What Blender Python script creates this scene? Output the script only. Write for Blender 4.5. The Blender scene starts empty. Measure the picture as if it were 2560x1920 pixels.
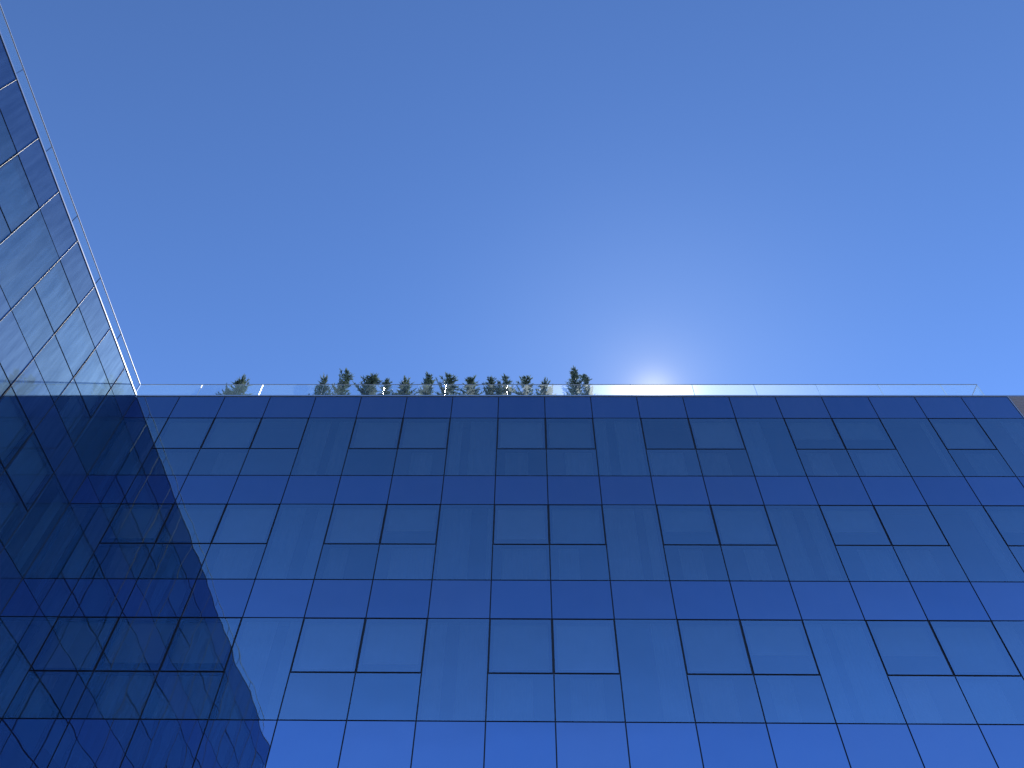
import bpy, math, random
from mathutils import Vector, Matrix, noise

random.seed(7)
sc = bpy.context.scene
col = sc.collection

# ------------------------------------------------------------------ camera
EYE = 1.6
cam_d = bpy.data.cameras.new("camera")
cam_d.sensor_fit = 'HORIZONTAL'
cam_d.sensor_width = 36.0
cam_d.lens = 36.0 * 1989.3 / 2560.0
cam_d.clip_start = 0.1
cam_d.clip_end = 8000
cam = bpy.data.objects.new("camera", cam_d)
col.objects.link(cam)
yaw, pitch, roll = -0.0240715, 0.9175736, 0.0191201
fwd = Vector((math.sin(yaw) * math.cos(pitch), math.cos(yaw) * math.cos(pitch), math.sin(pitch)))
right0 = Vector((math.cos(yaw), -math.sin(yaw), 0))
up0 = right0.cross(fwd)
right = right0 * math.cos(roll) + up0 * math.sin(roll)
up = up0 * math.cos(roll) - right0 * math.sin(roll)
m = Matrix((right, up, -fwd)).transposed().to_4x4()
m.translation = (0, 0, EYE)
cam.matrix_world = m
sc.camera = cam

# ------------------------------------------------------------------ sky, sun, exposure
SUN_EL = math.radians(50.98)
SUN_AZ = math.radians(14.75)          # from +Y towards +X
world = bpy.data.worlds.new("World")
sc.world = world
world.use_nodes = True
wn, wl = world.node_tree.nodes, world.node_tree.links
wn.clear()
sky = wn.new("ShaderNodeTexSky")
sky.sky_type = 'NISHITA'
sky.sun_disc = False
sky.sun_elevation = SUN_EL
sky.sun_rotation = SUN_AZ
sky.altitude = 100
sky.air_density = 1.0
sky.dust_density = 0.0
sky.ozone_density = 3.0
bg = wn.new("ShaderNodeBackground")
bg.inputs['Strength'].default_value = 0.1
wo = wn.new("ShaderNodeOutputWorld")
# a clear, deeply coloured sky: contrast of the clean air, the brighter band low down from
# multiple scattering, and the aureole round the sun
gam = wn.new("ShaderNodeGamma"); gam.inputs['Gamma'].default_value = 1.4
wl.new(sky.outputs[0], gam.inputs['Color'])
wtc = wn.new("ShaderNodeTexCoord")
wnm = wn.new("ShaderNodeVectorMath"); wnm.operation = 'NORMALIZE'
wl.new(wtc.outputs['Generated'], wnm.inputs[0])
def wmath(op, a, b=None, clamp=False):
    nd = wn.new("ShaderNodeMath"); nd.operation = op; nd.use_clamp = clamp
    for i, v in enumerate((a, b)):
        if v is None: continue
        if isinstance(v, (int, float)): nd.inputs[i].default_value = v
        else: wl.new(v, nd.inputs[i])
    return nd.outputs[0]
def wadd(base, fac, colour):
    sc1 = wn.new("ShaderNodeVectorMath"); sc1.operation = 'SCALE'
    sc1.inputs[0].default_value = colour
    wl.new(fac, sc1.inputs['Scale'])
    ad = wn.new("ShaderNodeVectorMath"); ad.operation = 'ADD'
    wl.new(base, ad.inputs[0]); wl.new(sc1.outputs[0], ad.inputs[1])
    return ad.outputs[0]
sep = wn.new("ShaderNodeSeparateXYZ"); wl.new(wnm.outputs[0], sep.inputs[0])
low = wmath('POWER', wmath('SUBTRACT', 1.0, wmath('ABSOLUTE', sep.outputs['Z']), True), 3.0)
low = wmath('MINIMUM', low, 0.15)
dot = wn.new("ShaderNodeVectorMath"); dot.operation = 'DOT_PRODUCT'
wl.new(wnm.outputs[0], dot.inputs[0])
dot.inputs[1].default_value = (math.sin(SUN_AZ) * math.cos(SUN_EL), math.cos(SUN_AZ) * math.cos(SUN_EL), math.sin(SUN_EL))
cs = wmath('MAXIMUM', dot.outputs['Value'], 0.0)
c_ = wadd(gam.outputs[0], low, (3.4, 7.2, 24.5))
c_ = wadd(c_, wmath('POWER', cs, 500.0), (1.3, 1.1, 0.6))
c_ = wadd(c_, wmath('POWER', cs, 3000.0), (3.5, 3.0, 1.5))
c_ = wadd(c_, wmath('POWER', cs, 40.0), (0.55, 0.65, 0.75))
c_ = wadd(c_, wmath('POWER', cs, 80.0), (0.3, 0.3, 0.25))
tint = wn.new("ShaderNodeVectorMath"); tint.operation = 'MULTIPLY'
tint.inputs[1].default_value = (0.97, 1.0, 1.035)
wl.new(c_, tint.inputs[0])
wl.new(tint.outputs[0], bg.inputs['Color'])
wl.new(bg.outputs[0], wo.inputs['Surface'])

sun_d = bpy.data.lights.new("sun", 'SUN')
sun_d.energy = 4.0
sun_d.angle = math.radians(0.53)
sun_d.color = (1.0, 0.95, 0.88)
sun = bpy.data.objects.new("sun", sun_d)
col.objects.link(sun)
sdir = Vector((math.sin(SUN_AZ) * math.cos(SUN_EL), math.cos(SUN_AZ) * math.cos(SUN_EL), math.sin(SUN_EL)))
sun.rotation_euler = sdir.to_track_quat('Z', 'Y').to_euler()

sc.view_settings.view_transform = 'Standard'
sc.view_settings.look = 'None'
sc.view_settings.gamma = 1.0
sc.view_settings.exposure = 0.0

# ------------------------------------------------------------------ the plan (metres)
W = 1.5                       # panel module
D = 16.16                     # front facade plane (y)
LX = -12.776                  # left facade plane (x)
X0 = -0.817                   # joint number 0 of the front facade
Z = [v + EYE for v in (20.459, 19.350, 17.892, 16.736, 15.587, 14.135, 12.961, 11.804, 10.330, 9.177, 8.019)]
ROOF = Z[0]
XE = X0 + 11 * W              # right end of the glass

# ------------------------------------------------------------------ materials
def mat(name):
    mt = bpy.data.materials.new(name)
    mt.use_nodes = True
    mt.node_tree.nodes.clear()
    return mt, mt.node_tree.nodes, mt.node_tree.links

def principled(name, color, rough=0.5, metal=0.0, var=0.0, scale=4.0, bump=0.0):
    mt, n, l = mat(name)
    p = n.new("ShaderNodeBsdfPrincipled")
    o = n.new("ShaderNodeOutputMaterial")
    p.inputs['Base Color'].default_value = (*color, 1)
    p.inputs['Roughness'].default_value = rough
    p.inputs['Metallic'].default_value = metal
    if var:
        tc = n.new("ShaderNodeTexCoord")
        ns = n.new("ShaderNodeTexNoise")
        ns.inputs['Scale'].default_value = scale
        ns.inputs['Detail'].default_value = 6
        mx = n.new("ShaderNodeMix"); mx.data_type = 'RGBA'
        mx.inputs[6].default_value = (*[c * (1 - var) for c in color], 1)
        mx.inputs[7].default_value = (*[min(1, c * (1 + var)) for c in color], 1)
        l.new(tc.outputs['Object'], ns.inputs['Vector'])
        l.new(ns.outputs['Fac'], mx.inputs[0])
        l.new(mx.outputs[2], p.inputs['Base Color'])
        if bump:
            b = n.new("ShaderNodeBump")
            b.inputs['Distance'].default_value = bump
            l.new(ns.outputs['Fac'], b.inputs['Height'])
            l.new(b.outputs[0], p.inputs['Normal'])
    l.new(p.outputs[0], o.inputs['Surface'])
    return mt

def facade_glass(name, refl, ior, through=None, body=(0.01, 0.02, 0.05), wob=0.005, dust=0.010, soft=0.008):
    """Coated facade glass: tinted mirror over either a see-through tint or an opaque dark back."""
    mt, n, l = mat(name)
    tc = n.new("ShaderNodeTexCoord")
    oi = n.new("ShaderNodeObjectInfo")
    vm = n.new("ShaderNodeVectorMath"); vm.operation = 'ADD'
    sc_ = n.new("ShaderNodeVectorMath"); sc_.operation = 'SCALE'
    cb = n.new("ShaderNodeCombineXYZ")
    l.new(oi.outputs['Random'], cb.inputs[0]); l.new(oi.outputs['Random'], cb.inputs[1]); l.new(oi.outputs['Random'], cb.inputs[2])
    sc_.inputs['Scale'].default_value = 57.0
    l.new(cb.outputs[0], sc_.inputs[0])
    l.new(tc.outputs['Object'], vm.inputs[0]); l.new(sc_.outputs[0], vm.inputs[1])
    ns = n.new("ShaderNodeTexNoise")
    ns.inputs['Scale'].default_value = 1.1
    ns.inputs['Detail'].default_value = 1.2
    ns.inputs['Roughness'].default_value = 0.35
    l.new(vm.outputs[0], ns.inputs['Vector'])
    bp = n.new("ShaderNodeBump")
    bp.inputs['Strength'].default_value = 1.0
    bp.inputs['Distance'].default_value = wob
    l.new(ns.outputs['Fac'], bp.inputs['Height'])
    gl = n.new("ShaderNodeBsdfGlossy")
    gl.inputs['Roughness'].default_value = 0.0
    # coating differs a little from pane to pane
    hv = n.new("ShaderNodeHueSaturation"); hv.inputs['Color'].default_value = (*refl, 1)
    rv = n.new("ShaderNodeMapRange"); rv.inputs['To Min'].default_value = 0.93; rv.inputs['To Max'].default_value = 1.03
    l.new(oi.outputs['Random'], rv.inputs['Value']); l.new(rv.outputs[0], hv.inputs['Value'])
    rs = n.new("ShaderNodeMapRange"); rs.inputs['To Min'].default_value = 0.90; rs.inputs['To Max'].default_value = 1.04
    wnz = n.new("ShaderNodeTexWhiteNoise"); wnz.noise_dimensions = '1D'
    l.new(oi.outputs['Random'], wnz.inputs['W']); l.new(wnz.outputs['Value'], rs.inputs['Value'])
    l.new(rs.outputs[0], hv.inputs['Saturation'])
    l.new(hv.outputs[0], gl.inputs['Color'])
    l.new(bp.outputs[0], gl.inputs['Normal'])
    fr = n.new("ShaderNodeFresnel"); fr.inputs['IOR'].default_value = ior
    # what lies under the coating
    if through:
        un = n.new("ShaderNodeBsdfTransparent"); un.inputs['Color'].default_value = (*through, 1)
    else:
        un = n.new("ShaderNodeBsdfDiffuse"); un.inputs['Color'].default_value = (*body, 1)
    m1 = n.new("ShaderNodeMixShader")
    l.new(fr.outputs[0], m1.inputs[0]); l.new(un.outputs[0], m1.inputs[1]); l.new(gl.outputs[0], m1.inputs[2])
    # rain-streaked dust: matt film plus a wide soft gloss
    mp = n.new("ShaderNodeMapping"); mp.inputs['Scale'].default_value = (5.0, 5.0, 0.55)
    l.new(vm.outputs[0], mp.inputs['Vector'])
    n2 = n.new("ShaderNodeTexNoise"); n2.inputs['Scale'].default_value = 1.3; n2.inputs['Detail'].default_value = 7
    n2.inputs['Roughness'].default_value = 0.62
    l.new(mp.outputs[0], n2.inputs['Vector'])
    mr = n.new("ShaderNodeMapRange")
    mr.inputs['From Min'].default_value = 0.38; mr.inputs['From Max'].default_value = 0.72
    mr.inputs['To Min'].default_value = dust * 0.25; mr.inputs['To Max'].default_value = dust * 1.9
    l.new(n2.outputs['Fac'], mr.inputs['Value'])
    df = n.new("ShaderNodeBsdfDiffuse"); df.inputs['Color'].default_value = (0.45, 0.45, 0.48, 1)
    m2 = n.new("ShaderNodeMixShader")
    l.new(mr.outputs[0], m2.inputs[0]); l.new(m1.outputs[0], m2.inputs[1]); l.new(df.outputs[0], m2.inputs[2])
    sg = n.new("ShaderNodeBsdfGlossy"); sg.inputs['Roughness'].default_value = 0.48
    sg.inputs['Color'].default_value = (0.40, 0.66, 1.0, 1)
    m3 = n.new("ShaderNodeMixShader"); 
    mr3 = n.new("ShaderNodeMapRange"); mr3.inputs['From Min'].default_value = 0.35; mr3.inputs['From Max'].default_value = 0.7
    mr3.inputs['To Min'].default_value = soft * 0.85; mr3.inputs['To Max'].default_value = soft * 1.3
    l.new(n2.outputs['Fac'], mr3.inputs['Value']); l.new(mr3.outputs[0], m3.inputs[0])
    l.new(m2.outputs[0], m3.inputs[1]); l.new(sg.outputs[0], m3.inputs[2])
    o = n.new("ShaderNodeOutputMaterial")
    l.new(m3.outputs[0], o.inputs['Surface'])
    return mt

def rail_glass(name):
    mt, n, l = mat(name)
    tr = n.new("ShaderNodeBsdfTransparent"); tr.inputs['Color'].default_value = (0.975, 0.99, 0.993, 1)
    gl = n.new("ShaderNodeBsdfGlossy"); gl.inputs['Roughness'].default_value = 0.0
    fr = n.new("ShaderNodeFresnel"); fr.inputs['IOR'].default_value = 1.3
    # both faces of the pane reflect alike from outside; seen from within it lets everything through
    ge = n.new("ShaderNodeNewGeometry")
    iv = n.new("ShaderNodeMath"); iv.operation = 'SUBTRACT'; iv.inputs[0].default_value = 1.0
    mu = n.new("ShaderNodeMath"); mu.operation = 'MULTIPLY'
    l.new(ge.outputs['Backfacing'], iv.inputs[1]); l.new(iv.outputs[0], mu.inputs[0]); l.new(fr.outputs[0], mu.inputs[1])
    m1 = n.new("ShaderNodeMixShader")
    l.new(mu.outputs[0], m1.inputs[0]); l.new(tr.outputs[0], m1.inputs[1]); l.new(gl.outputs[0], m1.inputs[2])
    # fine dust on both faces scatters the sunlight forwards round the ray that passes through
    def lobe(rough, ior, weight, colour, prev):
        rf = n.new("ShaderNodeBsdfRefraction")
        rf.inputs['Roughness'].default_value = rough
        rf.inputs['IOR'].default_value = ior
        rf.inputs['Color'].default_value = (*colour, 1)
        l.new(ge.outputs['Incoming'], rf.inputs['Normal'])
        mx = n.new("ShaderNodeMixShader"); mx.inputs[0].default_value = weight
        l.new(prev, mx.inputs[1]); l.new(rf.outputs[0], mx.inputs[2])
        return mx.outputs[0]
    c = lobe(0.50, 1.16, 0.0011, (1.0, 1.0, 1.0), m1.outputs[0])
    c = lobe(0.70, 1.45, 0.0075, (0.85, 0.95, 1.0), c)
    ts = n.new("ShaderNodeBsdfTranslucent"); ts.inputs['Color'].default_value = (0.55, 0.85, 1.0, 1)
    m3 = n.new("ShaderNodeMixShader"); m3.inputs[0].default_value = 0.035
    l.new(c, m3.inputs[1]); l.new(ts.outputs[0], m3.inputs[2])
    o = n.new("ShaderNodeOutputMaterial")
    l.new(m3.outputs[0], o.inputs['Surface'])
    return mt

REFL_V = (0.52, 0.80, 1.0)
REFL_S = (0.42, 0.66, 0.95)
REFL_VL = (0.33, 0.71, 0.97)
REFL_SL = (0.34, 0.62, 0.96)
M = {}
M['vision'] = facade_glass('vision_glass', REFL_V, 5.4, through=(0.62, 0.76, 0.92))
M['spandrel'] = facade_glass('spandrel_glass', REFL_S, 6.0, body=(0.012, 0.014, 0.075))
M['vision_left'] = facade_glass('vision_glass_dusty', REFL_VL, 2.2, through=(0.28, 0.42, 0.52), dust=0.008, soft=0.10, wob=0.0010)
M['spandrel_left'] = facade_glass('spandrel_glass_dusty', REFL_SL, 2.2, body=(0.006, 0.010, 0.035), dust=0.008, soft=0.10, wob=0.0010)
M['rail'] = rail_glass('railing_glass')
M['edge'] = principled('glass_edge', (0.05, 0.05, 0.07), 0.3)
M['railedge'] = principled('railing_glass_edge', (0.75, 0.85, 0.85), 0.25)
M['mullion'] = principled('dark_anodised_frame', (0.012, 0.012, 0.02), 0.4)
M['bead'] = principled('glossy_joint_strip', (0.015, 0.015, 0.02), 0.36, 0.0)
M['bead'].node_tree.nodes['Principled BSDF'].inputs['IOR'].default_value = 1.6
M['coping'] = principled('coping_metal', (0.62, 0.63, 0.66), 0.35, 0.8)
M['cap'] = principled('rail_cap_metal', (0.10, 0.12, 0.18), 0.3, 0.5)  # cap kept dark for the backlit front rail, shade in the colour
M['sunlitcap'] = principled('sunlit_cap_metal', (0.75, 0.77, 0.80), 0.4, 0.5)  # lighter copy for the left rail cap: sunlight put into the colour
M['frit'] = principled('sash_border', (0.07, 0.055, 0.10), 0.6)
M['blind'] = principled('pale_blind', (0.80, 0.80, 0.80), 0.9, var=0.08, scale=3)
M['curtain'] = principled('grey_curtain', (0.60, 0.63, 0.70), 0.9, var=0.1, scale=3)
M['core'] = principled('dark_interior', (0.03, 0.035, 0.05), 0.9)
M['deck'] = principled('roof_deck', (0.35, 0.34, 0.33), 0.9, var=0.15, scale=6)
M['slab'] = principled('concrete_slab', (0.2, 0.2, 0.21), 0.9)
M['paving'] = principled('paving', (0.28, 0.27, 0.26), 0.85, var=0.15, scale=2)
M['bark'] = principled('bark', (0.10, 0.075, 0.055), 0.9, var=0.3, scale=20)

def slat_material():
    mt, n, l = mat('slatted_boards')
    tc = n.new("ShaderNodeTexCoord")
    wv = n.new("ShaderNodeTexWave"); wv.wave_type = 'BANDS'; wv.bands_direction = 'Z'
    wv.inputs['Scale'].default_value = 3.2; wv.inputs['Distortion'].default_value = 0.0
    ns = n.new("ShaderNodeTexNoise"); ns.inputs['Scale'].default_value = 2.0; ns.inputs['Detail'].default_value = 6
    mp = n.new("ShaderNodeMapping"); mp.inputs['Scale'].default_value = (0.6, 1, 14)
    l.new(tc.outputs['Object'], mp.inputs['Vector']); l.new(mp.outputs[0], ns.inputs['Vector'])
    l.new(tc.outputs['Object'], wv.inputs['Vector'])
    mx = n.new("ShaderNodeMix"); mx.data_type = 'RGBA'
    mx.inputs[6].default_value = (0.16, 0.12, 0.115, 1); mx.inputs[7].default_value = (0.36, 0.29, 0.27, 1)
    l.new(ns.outputs['Fac'], mx.inputs[0])
    p = n.new("ShaderNodeBsdfPrincipled"); p.inputs['Roughness'].default_value = 0.75
    b = n.new("ShaderNodeBump"); b.inputs['Distance'].default_value = 0.01
    l.new(wv.outputs['Fac'], b.inputs['Height']); l.new(b.outputs[0], p.inputs['Normal'])
    l.new(mx.outputs[2], p.inputs['Base Color'])
    o = n.new("ShaderNodeOutputMaterial"); l.new(p.outputs[0], o.inputs['Surface'])
    return mt
M['slats'] = slat_material()

def foliage_material():
    mt, n, l = mat('conifer_foliage')
    at = n.new("ShaderNodeTexCoord")
    ns = n.new("ShaderNodeTexNoise"); ns.inputs['Scale'].default_value = 9; ns.inputs['Detail'].default_value = 3
    l.new(at.outputs['Object'], ns.inputs['Vector'])
    cr = n.new("ShaderNodeValToRGB")
    cr.color_ramp.elements[0].position = 0.35; cr.color_ramp.elements[0].color = (0.045, 0.075, 0.050, 1)
    cr.color_ramp.elements[1].position = 0.68; cr.color_ramp.elements[1].color = (0.22, 0.28, 0.19, 1)
    l.new(ns.outputs['Fac'], cr.inputs[0])
    p = n.new("ShaderNodeBsdfPrincipled"); p.inputs['Roughness'].default_value = 0.45
    l.new(cr.outputs[0], p.inputs['Base Color'])
    t = n.new("ShaderNodeBsdfTranslucent"); l.new(cr.outputs[0], t.inputs['Color'])
    mx = n.new("ShaderNodeMixShader"); mx.inputs[0].default_value = 0.6
    l.new(p.outputs[0], mx.inputs[1]); l.new(t.outputs[0], mx.inputs[2])
    o = n.new("ShaderNodeOutputMaterial"); l.new(mx.outputs[0], o.inputs['Surface'])
    return mt
M['foliage'] = foliage_material()

# ------------------------------------------------------------------ mesh helpers
class MB:
    def __init__(self):
        self.v = []; self.f = []; self.mi = []
    def box(self, x0, x1, y0, y1, z0, z1, mi=0, skip=()):
        b = len(self.v)
        self.v += [(x, y, z) for z in (z0, z1) for y in (y0, y1) for x in (x0, x1)]
        fs = {'-z': (0, 2, 3, 1), '+z': (4, 5, 7, 6), '-y': (0, 1, 5, 4), '+y': (2, 6, 7, 3), '-x': (0, 4, 6, 2), '+x': (1, 3, 7, 5)}
        for k, f in fs.items():
            if k in skip: continue
            self.f.append(tuple(b + i for i in f))
            self.mi.append(mi[k] if isinstance(mi, dict) and k in mi else (mi.get('*', 0) if isinstance(mi, dict) else mi))
        return self
    def quad(self, pts, mi=0):
        b = len(self.v); self.v += [tuple(p) for p in pts]
        self.f.append(tuple(range(b, b + len(pts)))); self.mi.append(mi)
    def data(self, name, mats):
        me = bpy.data.meshes.new(name)
        me.from_pydata(self.v, [], self.f)
        for mm in (mats if isinstance(mats, (list, tuple)) else [mats]):
            me.materials.append(mm)
        me.polygons.foreach_set('material_index', self.mi)
        me.update()
        return me
    def build(self, name, mats, parent=None, loc=(0, 0, 0)):
        return place(name, self.data(name, mats), parent, loc)

def place(name, me, parent=None, loc=(0, 0, 0), rot=(0, 0, 0)):
    o = bpy.data.objects.new(name, me)
    col.objects.link(o)
    o.parent = parent
    o.location = loc
    o.rotation_euler = rot
    return o

def tag(o, label=None, cat=None, group=None, kind=None):
    if label: o['label'] = label
    if cat: o['category'] = cat
    if group: o['group'] = group
    if kind: o['kind'] = kind
    return o

def empty(name, loc, rz=0.0):
    o = bpy.data.objects.new(name, None)
    col.objects.link(o)
    o.location = loc
    o.rotation_euler = (0, 0, rz)
    o.empty_display_size = 0.5
    return o

# ------------------------------------------------------------------ ground
g = MB(); g.quad([(-3000, -3000, 0), (3000, -3000, 0), (3000, 3000, 0), (-3000, 3000, 0)])
tag(g.build('ground', M['paving']), kind='structure')

# ------------------------------------------------------------------ facade kit
# Every facade is built in its own frame: u along the wall, outward = -y, wall face at y = 0
PT = 0.024                                   # glass thickness
mesh_cache = {}

def pane_mesh(name, w, h, glass, edge):
    key = (name, round(w, 3), round(h, 3), glass)
    if key not in mesh_cache:
        b = MB(); b.box(-w / 2, w / 2, 0, PT, -h / 2, h / 2, {'-y': 0, '*': 1}, skip=('+y',))
        mesh_cache[key] = b.data(name, [M[glass], M[edge]])
    return mesh_cache[key]

def ring_mesh(name, w, h, t, y0, y1, mt):
    key = (name, round(w, 3), round(h, 3), t, mt)
    if key not in mesh_cache:
        b = MB()
        b.box(-w / 2, w / 2, y0, y1, h / 2 - t, h / 2)
        b.box(-w / 2, w / 2, y0, y1, -h / 2, -h / 2 + t)
        b.box(-w / 2, -w / 2 + t, y0, y1, -h / 2 + t, h / 2 - t)
        b.box(w / 2 - t, w / 2, y0, y1, -h / 2 + t, h / 2 - t)
        mesh_cache[key] = b.data(name, M[mt])
    return mesh_cache[key]

def curtain_mesh(name, x0, x1, h, y, mt, seed):
    r = random.Random(seed)
    b = MB(); n = max(4, int((x1 - x0) / 0.05)); ph = r.random() * 6
    pts = [(x0 + (x1 - x0) * i / n, y + 0.022 * math.sin(ph + i * 1.7) + 0.01 * r.random()) for i in range(n + 1)]
    for i in range(n):
        (xa, ya), (xb, yb) = pts[i], pts[i + 1]
        b.quad([(xa, ya, -h / 2), (xb, yb, -h / 2), (xb, yb, h / 2), (xa, ya, h / 2)])
        b.quad([(xa, ya + 0.004, -h / 2), (xa, ya + 0.004, h / 2), (xb, yb + 0.004, h / 2), (xb, yb + 0.004, -h / 2)])
    return b.data(name, M[mt])

def tilt():
    a = 0.0011
    return (random.uniform(-a, a), 0, random.uniform(-a, a))

def window(name, parent, xc, zc, w, h, glass, sash, rnd):
    o = place(name, pane_mesh(name, w, h, glass, 'edge'), parent, (xc, -0.0, zc), tilt())
    if sash:
        place('sash_border', ring_mesh('sash_border', w - 0.006, h - 0.006, 0.068, PT + 0.004, PT + 0.03, 'frit'), o)
    return o

def facade(parent, xs, split, glass, spandrel, bead, seed):
    rnd = random.Random(seed)
    n = len(xs) - 1
    for fl in range(4):
        zt, zb = Z[3 * fl], Z[3 * fl + 1]
        for i in range(n):
            w = xs[i + 1] - xs[i] - 0.030
            h = zt - zb - 0.028
            if fl == 0: h -= 0.03
            place('spandrel_panel', pane_mesh('spandrel_panel', w, h, spandrel, 'edge'), parent,
                  ((xs[i] + xs[i + 1]) / 2, 0, (zt + zb) / 2 - (0.015 if fl == 0 else 0)), tilt())
        # the slab and fire stop behind the spandrel
        MB().box(xs[0], xs[-1], 0.16, 0.5, zb + 0.12, zt - 0.12).build('floor_slab', M['slab'], parent)
        if fl == 3: break
        zu, zl = Z[3 * fl + 2], Z[3 * fl + 3]
        for i in range(n):
            xc = (xs[i] + xs[i + 1]) / 2; cw = xs[i + 1] - xs[i]
            if i in split:
                h = zb - zu - 0.054
                o = window('casement_window', parent, xc, (zb + zu) / 2, cw - 0.060, h, glass, True, rnd)
                if rnd.random() < 0.95:
                    d = h * rnd.choice((1.0, 1.0, 1.0, 0.98, 0.8, 0.6))
                    b = MB().box(-cw / 2 + 0.05, cw / 2 - 0.05, 0.14, 0.145, h / 2 - d, h / 2 - 0.02)
                    b.build('roller_blind', M['blind'], o)
                h = zu - zl - 0.032
                o2 = window('lower_window', parent, xc, (zu + zl) / 2, cw - 0.030, h, glass, False, rnd)
                if rnd.random() < 0.85:
                    xa = rnd.uniform(-0.66, -0.1); xb = xa + rnd.uniform(0.5, 1.3)
                    place('curtain', curtain_mesh('curtain', xa, min(xb, 0.66), h + 0.22, 0.155, 'curtain', rnd.random()), o2)
            else:
                h = zb - zl - 0.028
                o = window('tall_window', parent, xc, (zb + zl) / 2, cw - 0.030, h, glass, False, rnd)
                k = rnd.random()
                hw = cw / 2 - 0.07
                g0 = rnd.uniform(-0.35, 0.15); g1 = g0 + rnd.uniform(0.22, 0.5)
                if k < 0.85:
                    place('curtain', curtain_mesh('curtain', -hw, g0, h + 0.22, 0.155, 'curtain', rnd.random()), o)
                if k > 0.15:
                    place('curtain', curtain_mesh('curtain', min(g1, hw - 0.1), hw, h + 0.22, 0.155, 'curtain', rnd.random()), o)
    # frames behind the joints
    for i, x in enumerate(xs):
        b = MB().box(x - 0.03, x + 0.03, PT + 0.008, 0.13, Z[-1], Z[0] - 0.03)
        b.build('mullion', M['mullion'], parent)
        if bead and 0 < i:
            s = MB(); seg = 14; r = 0.012; zz = (Z[0] - 0.04, Z[-1])
            for k in range(seg + 1):
                a = math.pi * k / seg
                for z in zz: s.v.append((x - r * math.cos(a), 0.004 - 0.016 * math.sin(a), z))
            for k in range(seg):
                s.f.append((2 * k + 1, 2 * k + 3, 2 * k + 2, 2 * k)); s.mi.append(0)
            so = s.build('joint_strip', M['bead'], parent)
            so.data.polygons.foreach_set('use_smooth', [True] * seg)
    for j in range(1, 10):
        z = Z[j]
        if j % 3 == 2:
            for i in split:
                MB().box(xs[i] + 0.03, xs[i + 1] - 0.03, PT + 0.01, 0.12, z - 0.03, z + 0.03).build('transom', M['mullion'], parent)
        else:
            b = MB()
            for i in range(n):
                b.box(xs[i] + 0.03, xs[i + 1] - 0.03, PT + 0.01, 0.12, z - 0.03, z + 0.03)
            b.build('transom', M['mullion'], parent)

# ------------------------------------------------------------------ front building
front = empty('glass_building', (0, D, 0))
tag(front, 'wide blue mirror glass building facing the camera, with conifers along its roof', 'building')
xs = [LX] + [X0 + W * k for k in range(-7, 12)]
split_front = {i + 8 for i in (-7, -6, -5, -3, -2, 0, 1, 3, 4, 6, 7, 9)}
facade(front, xs, split_front, 'vision', 'spandrel', False, 11)
MB().box(LX - 12, 21, 0.5, 14, 0, ROOF - 0.4).build('inner_wall', M['core'], front)
MB().box(LX - 12, 21, 0.14, 14, ROOF - 0.4, ROOF - 0.1).build('roof_deck', M['deck'], front)
MB().box(LX, 21, -0.012, 0.32, ROOF - 0.004, ROOF + 0.055).build('coping', M['coping'], front)
MB().box(LX, XE, 0.0, 0.48, 0, Z[-1] - 0.01).build('lower_wall', M['spandrel'], front)
MB().box(XE + 0.028, 21, -0.006, 0.48, 0, ROOF - 0.012).build('slatted_cladding', M['slats'], front)
MB().box(XE + 0.004, XE + 0.026, -0.02, 0.1, 0, ROOF - 0.02).build('corner_trim', M['coping'], front)

# ------------------------------------------------------------------ left building (frame turned so its outward side is +X)
left = empty('glass_building', (LX, D, 0), math.radians(90))
tag(left, 'blue glass building at the left edge, its long side wall receding with sunlit joints', 'building')
# local +x runs along world +y; local -y is world +x
J0 = 1.1855
xl = sorted([0.0 - 0.004] + [-(J0 + W * k) for k in range(0, 15)])
nl = len(xl) - 1
# cell index counted from the corner: 0 tall, 1-3 split, 4 tall, 5-6 split, 7 tall ...
def is_split(c):
    if c == 0: return False
    if c <= 3: return True
    return (c - 4) % 3 != 0
split_left = {nl - 1 - c for c in range(nl) if is_split(c)}
facade(left, xl, split_left, 'vision_left', 'spandrel_left', True, 5)
x_end = xl[0]
MB().box(x_end, 0, 0.5, 12, 0, ROOF - 0.4).build('inner_wall', M['core'], left)
MB().box(x_end, 0, 0.14, 12, ROOF - 0.4, ROOF - 0.1).build('roof_deck', M['deck'], left)
MB().box(x_end, -0.001, -0.012, 0.32, ROOF - 0.002, ROOF + 0.045).build('coping', M['coping'], left)
MB().box(x_end, -0.004, 0.0, 0.48, 0, Z[-1] - 0.01).build('lower_wall', M['spandrel'], left)

# ------------------------------------------------------------------ glass railings on both roofs
RZ = 21.637 + EYE
RY = 16.58
RXL = -13.23
RXE = 15.40
PWR = 2.1
def rail_panel(root, w, h, edge):
    b = MB(); b.box(-w / 2, w / 2, -0.009, 0.009, 0, h, {'-y': 0, '+y': 0, '*': 1})
    key = ('rail', round(w, 3), round(h, 3), edge)
    if key not in mesh_cache: mesh_cache[key] = b.data('glass_panel', [M['rail'], M[edge]])
    return mesh_cache[key]
def railing(label, origin, rz, joints, edge='railedge'):
    root = tag(empty('glass_railing', origin, rz), label, 'railing')
    zb = ROOF - 0.1 - 0.0
    h = RZ - zb
    for a, c in zip(joints[:-1], joints[1:]):
        w = c - a - 0.016
        place('glass_panel', rail_panel(root, w, h - 0.012, edge), root, ((a + c) / 2, 0, zb))
    cw = 0.018 if edge == 'edge' else 0.011
    MB().box(joints[0], joints[-1], -cw, cw, RZ - 0.008, RZ + 0.008).build('top_cap', M['sunlitcap' if edge == 'edge' else 'cap'], root)
    MB().box(joints[0], joints[-1], -0.04, 0.04, zb + 0.001, zb + 0.09).build('base_channel', M['cap'], root)
    return root
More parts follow.
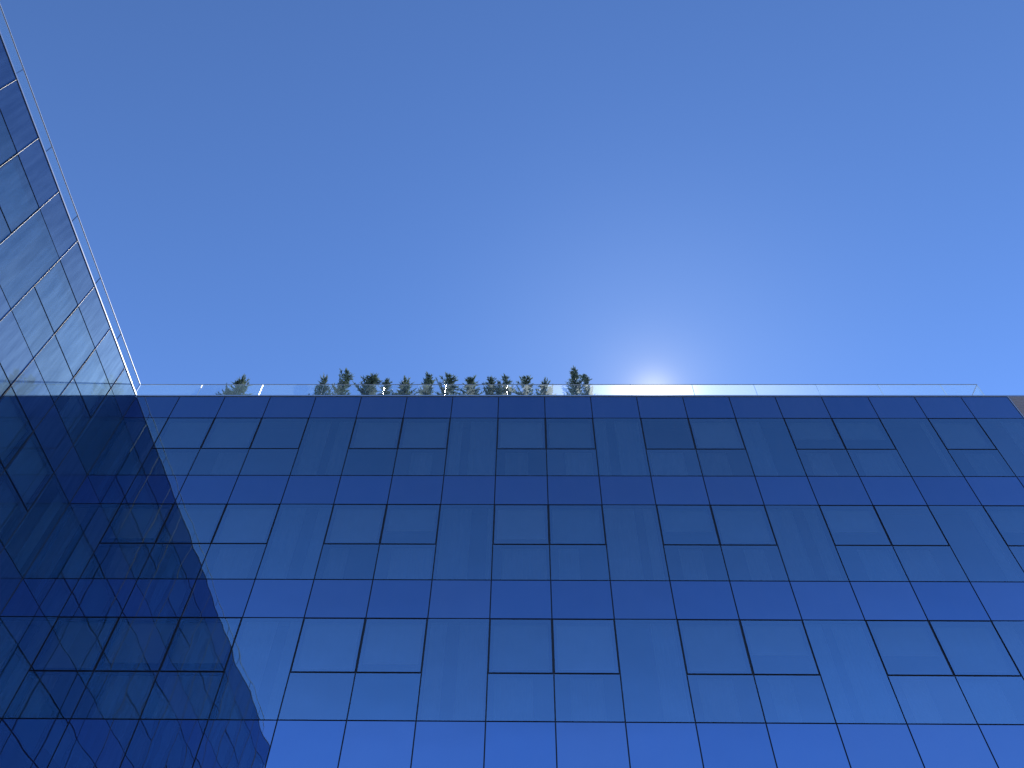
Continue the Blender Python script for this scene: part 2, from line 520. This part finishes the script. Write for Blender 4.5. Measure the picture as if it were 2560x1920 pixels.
jf = [RXL + 0.02] + [-11.06 + PWR * k for k in range(0, 13)] + [RXE]
railing('long clear glass railing above the front facade, glaring white where the sun stands behind it', (0, RY, 0), 0, jf)
jl = sorted([-0.02 - PWR * k for k in range(0, 12)])
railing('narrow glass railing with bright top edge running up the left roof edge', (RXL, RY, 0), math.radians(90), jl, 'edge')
railing('short glass railing return at the far right end of the roof, seen edge on', (RXE + 0.0, RY, 0), math.radians(90), [0.03, 2.1, 4.2, 6.3])

# ------------------------------------------------------------------ conifers
def make_conifer(seed, H, R0, lean, tuft):
    """trunk and feathery crown; H total height, R0 widest radius"""
    r = random.Random(seed)
    tr = MB(); seg = 6
    def tx(h):
        t = h / H
        return (lean * t * t * 0.5 + 0.02 * math.sin(t * 7 + seed), 0.02 * math.cos(t * 5 + seed))
    n = 12
    rings = []
    for i in range(n + 1):
        h = H * 0.97 * i / n; cx, cy = tx(h); rad = 0.045 * (1 - 0.93 * i / n)
        rings.append(len(tr.v))
        for s in range(seg):
            a = 2 * math.pi * s / seg
            tr.v.append((cx + rad * math.cos(a), cy + rad * math.sin(a), h))
    for i in range(n):
        for s in range(seg):
            a, b2 = rings[i] + s, rings[i] + (s + 1) % seg
            tr.f.append((a, b2, b2 + seg, a + seg)); tr.mi.append(0)
    lf = MB()
    def leaf(p, d, ln, wd):
        sidev = d.cross(Vector((r.uniform(-1, 1), r.uniform(-1, 1), r.uniform(-1, 1))))
        if sidev.length < 1e-4: return
        sidev.normalize()
        a = p - sidev * wd / 2; c = p + sidev * wd / 2
        mid = p + d * ln * 0.55
        lf.quad([a, c, mid + sidev * wd * 0.42, p + d * ln, mid - sidev * wd * 0.42])
    nb = int(150 * H / 2.8)
    for k in range(nb):
        t = 0.25 + 0.75 * (k + r.random()) / nb
        h0 = H * t * 0.98
        az = r.uniform(0, 2 * math.pi)
        prof = R0 * min(1.0, 1.6 * (1 - t) ** 0.5) * (1.0 + 0.28 * math.sin(t * 19 + seed)) * (0.8 + 0.2 * math.sin(az * 2 + t * 9)) * 0.8
        ln = prof * r.choice((r.uniform(0.5, 1.0), r.uniform(0.6, 1.1), r.uniform(1.1, 1.5)))
        el = math.radians(r.uniform(15, 50))
        out = Vector((math.cos(az), math.sin(az), 0))
        cx, cy = tx(h0)
        p = Vector((cx, cy, h0)); d = (out * math.cos(el) + Vector((0, 0, math.sin(el)))).normalized()
        steps = max(3, int(ln / 0.045))
        curl = r.uniform(0.0, 0.24)
        sw = r.uniform(-0.12, 0.12)
        for s in range(steps):
            q = p + d * (ln / steps)
            # bough wood
            sd = d.cross(Vector((0, 0, 1)))
            if sd.length > 1e-3:
                sd.normalize(); wd = 0.006
                lf.quad([p - sd * wd, p + sd * wd, q + sd * wd, q - sd * wd])
            fall = 1 - 0.35 * s / steps
            for q2 in range(r.randint(3, 5)):
                dv = (d * 0.9 + Vector((r.gauss(0, .55), r.gauss(0, .55), r.gauss(0.1, .45)))).normalized()
                leaf(p.lerp(q, r.random()), dv, r.uniform(0.06, 0.13) * fall, r.uniform(0.014, 0.026))
            p = q
            d = (d + Vector((0, 0, curl)) + Vector((-out.y, out.x, 0)) * sw * 0.5).normalized()
        leaf(p, d, 0.09, 0.016)
    # wispy leader that bends over
    cx, cy = tx(H * 0.97); p = Vector((cx, cy, H * 0.95)); d = Vector((tuft * 0.3, 0.05, 1)).normalized()
    for s in range(5):
        q = p + d * 0.035
        for q2 in range(3):
            dv = (d + Vector((r.gauss(0, .35), r.gauss(0, .35), r.gauss(0, .25)))).normalized()
            leaf(p, dv, 0.055, 0.011)
        p = q; d = (d + Vector((tuft * 0.22, 0, -0.04))).normalized()
    return tr.data('trunk', M['bark']), lf.data('crown', M['foliage'])

variants = [make_conifer(3, 2.8, 0.46, 0.10, 1.0), make_conifer(8, 2.8, 0.42, -0.08, -1.2),
            make_conifer(15, 2.8, 0.52, 0.05, 0.6), make_conifer(21, 2.8, 0.38, -0.04, 0.9),
            make_conifer(34, 2.8, 0.56, 0.12, -0.5), make_conifer(41, 2.8, 0.44, -0.12, 1.4)]
# x, y, top z, variant, width factor, label
TREES = [
    (-10.735, 17.70, 24.446, 1, 1.18, "tiny faint conifer, leftmost on the front roof, only its tip above the parapet"),
    (-10.377, 17.70, 25.052, 2, 1.61, "lone bushy conifer left of the others, between two bright railing joints"),
    (-7.327, 17.70, 25.151, 4, 1.13, "squat round-topped conifer at the left end of the main row, behind a sun glint"),
    (-6.603, 17.60, 25.516, 0, 1.37, "tall conifer with ragged top, second from the left in the main row"),
    (-5.606, 17.70, 25.299, 3, 1.91, "pointed conifer just left of a bright railing joint, paired with one curling right"),
    (-5.067, 17.90, 25.466, 5, 1.11, "slim conifer curling to the right, just right of a bright railing joint"),
    (-4.290, 17.60, 24.846, 2, 1.52, "low broad dark conifer standing alone with a flat bushy top"),
    (-3.562, 17.80, 25.558, 3, 1.39, "slender pale conifer with a thin bare spire, right of the low flat-topped one"),
    (-2.775, 17.60, 25.239, 0, 1.50, "full conifer with tiered boughs behind a railing joint, near the middle of the row"),
    (-1.982, 17.80, 25.258, 1, 1.55, "short conifer with one long shoot bent right, just right of the tiered one"),
    (-1.206, 17.70, 25.298, 5, 1.28, "conifer with thin hooked tip, leftmost of a tight clump of three"),
    (-0.881, 17.90, 25.242, 1, 0.85, "smallest conifer, in the middle of a tight clump of three"),
    (-0.608, 17.60, 25.189, 4, 0.94, "dark tufted conifer right of a railing joint, rightmost of a clump of three"),
    (0.013, 17.70, 25.248, 0, 1.37, "cone-shaped conifer with dense dark top, left one of the second last pair"),
    (0.783, 17.80, 25.060, 2, 1.29, "low spreading conifer, right one of the second last pair"),
    (1.829, 17.50, 25.527, 3, 1.31, "tallest conifer on the roof, with a long wispy curled tip, nearest the sun but one"),
    (2.347, 17.80, 25.506, 5, 1.10, "leaning conifer at the right end of the row, nearest the sun glare"),
]
for i, (x, y, zt, vi, wf, label) in enumerate(TREES):
    tme, cme = variants[vi]
    root = empty('conifer', (x, y, ROOF - 0.1), i * 2.399)
    tag(root, label, 'tree', 'conifers along the roof edge')
    s = (zt - ROOF - 0.02) / 2.8
    for nm, me in (('trunk', tme), ('crown', cme)):
        o = place(nm, me, root)
        o.scale = (wf, wf, s)
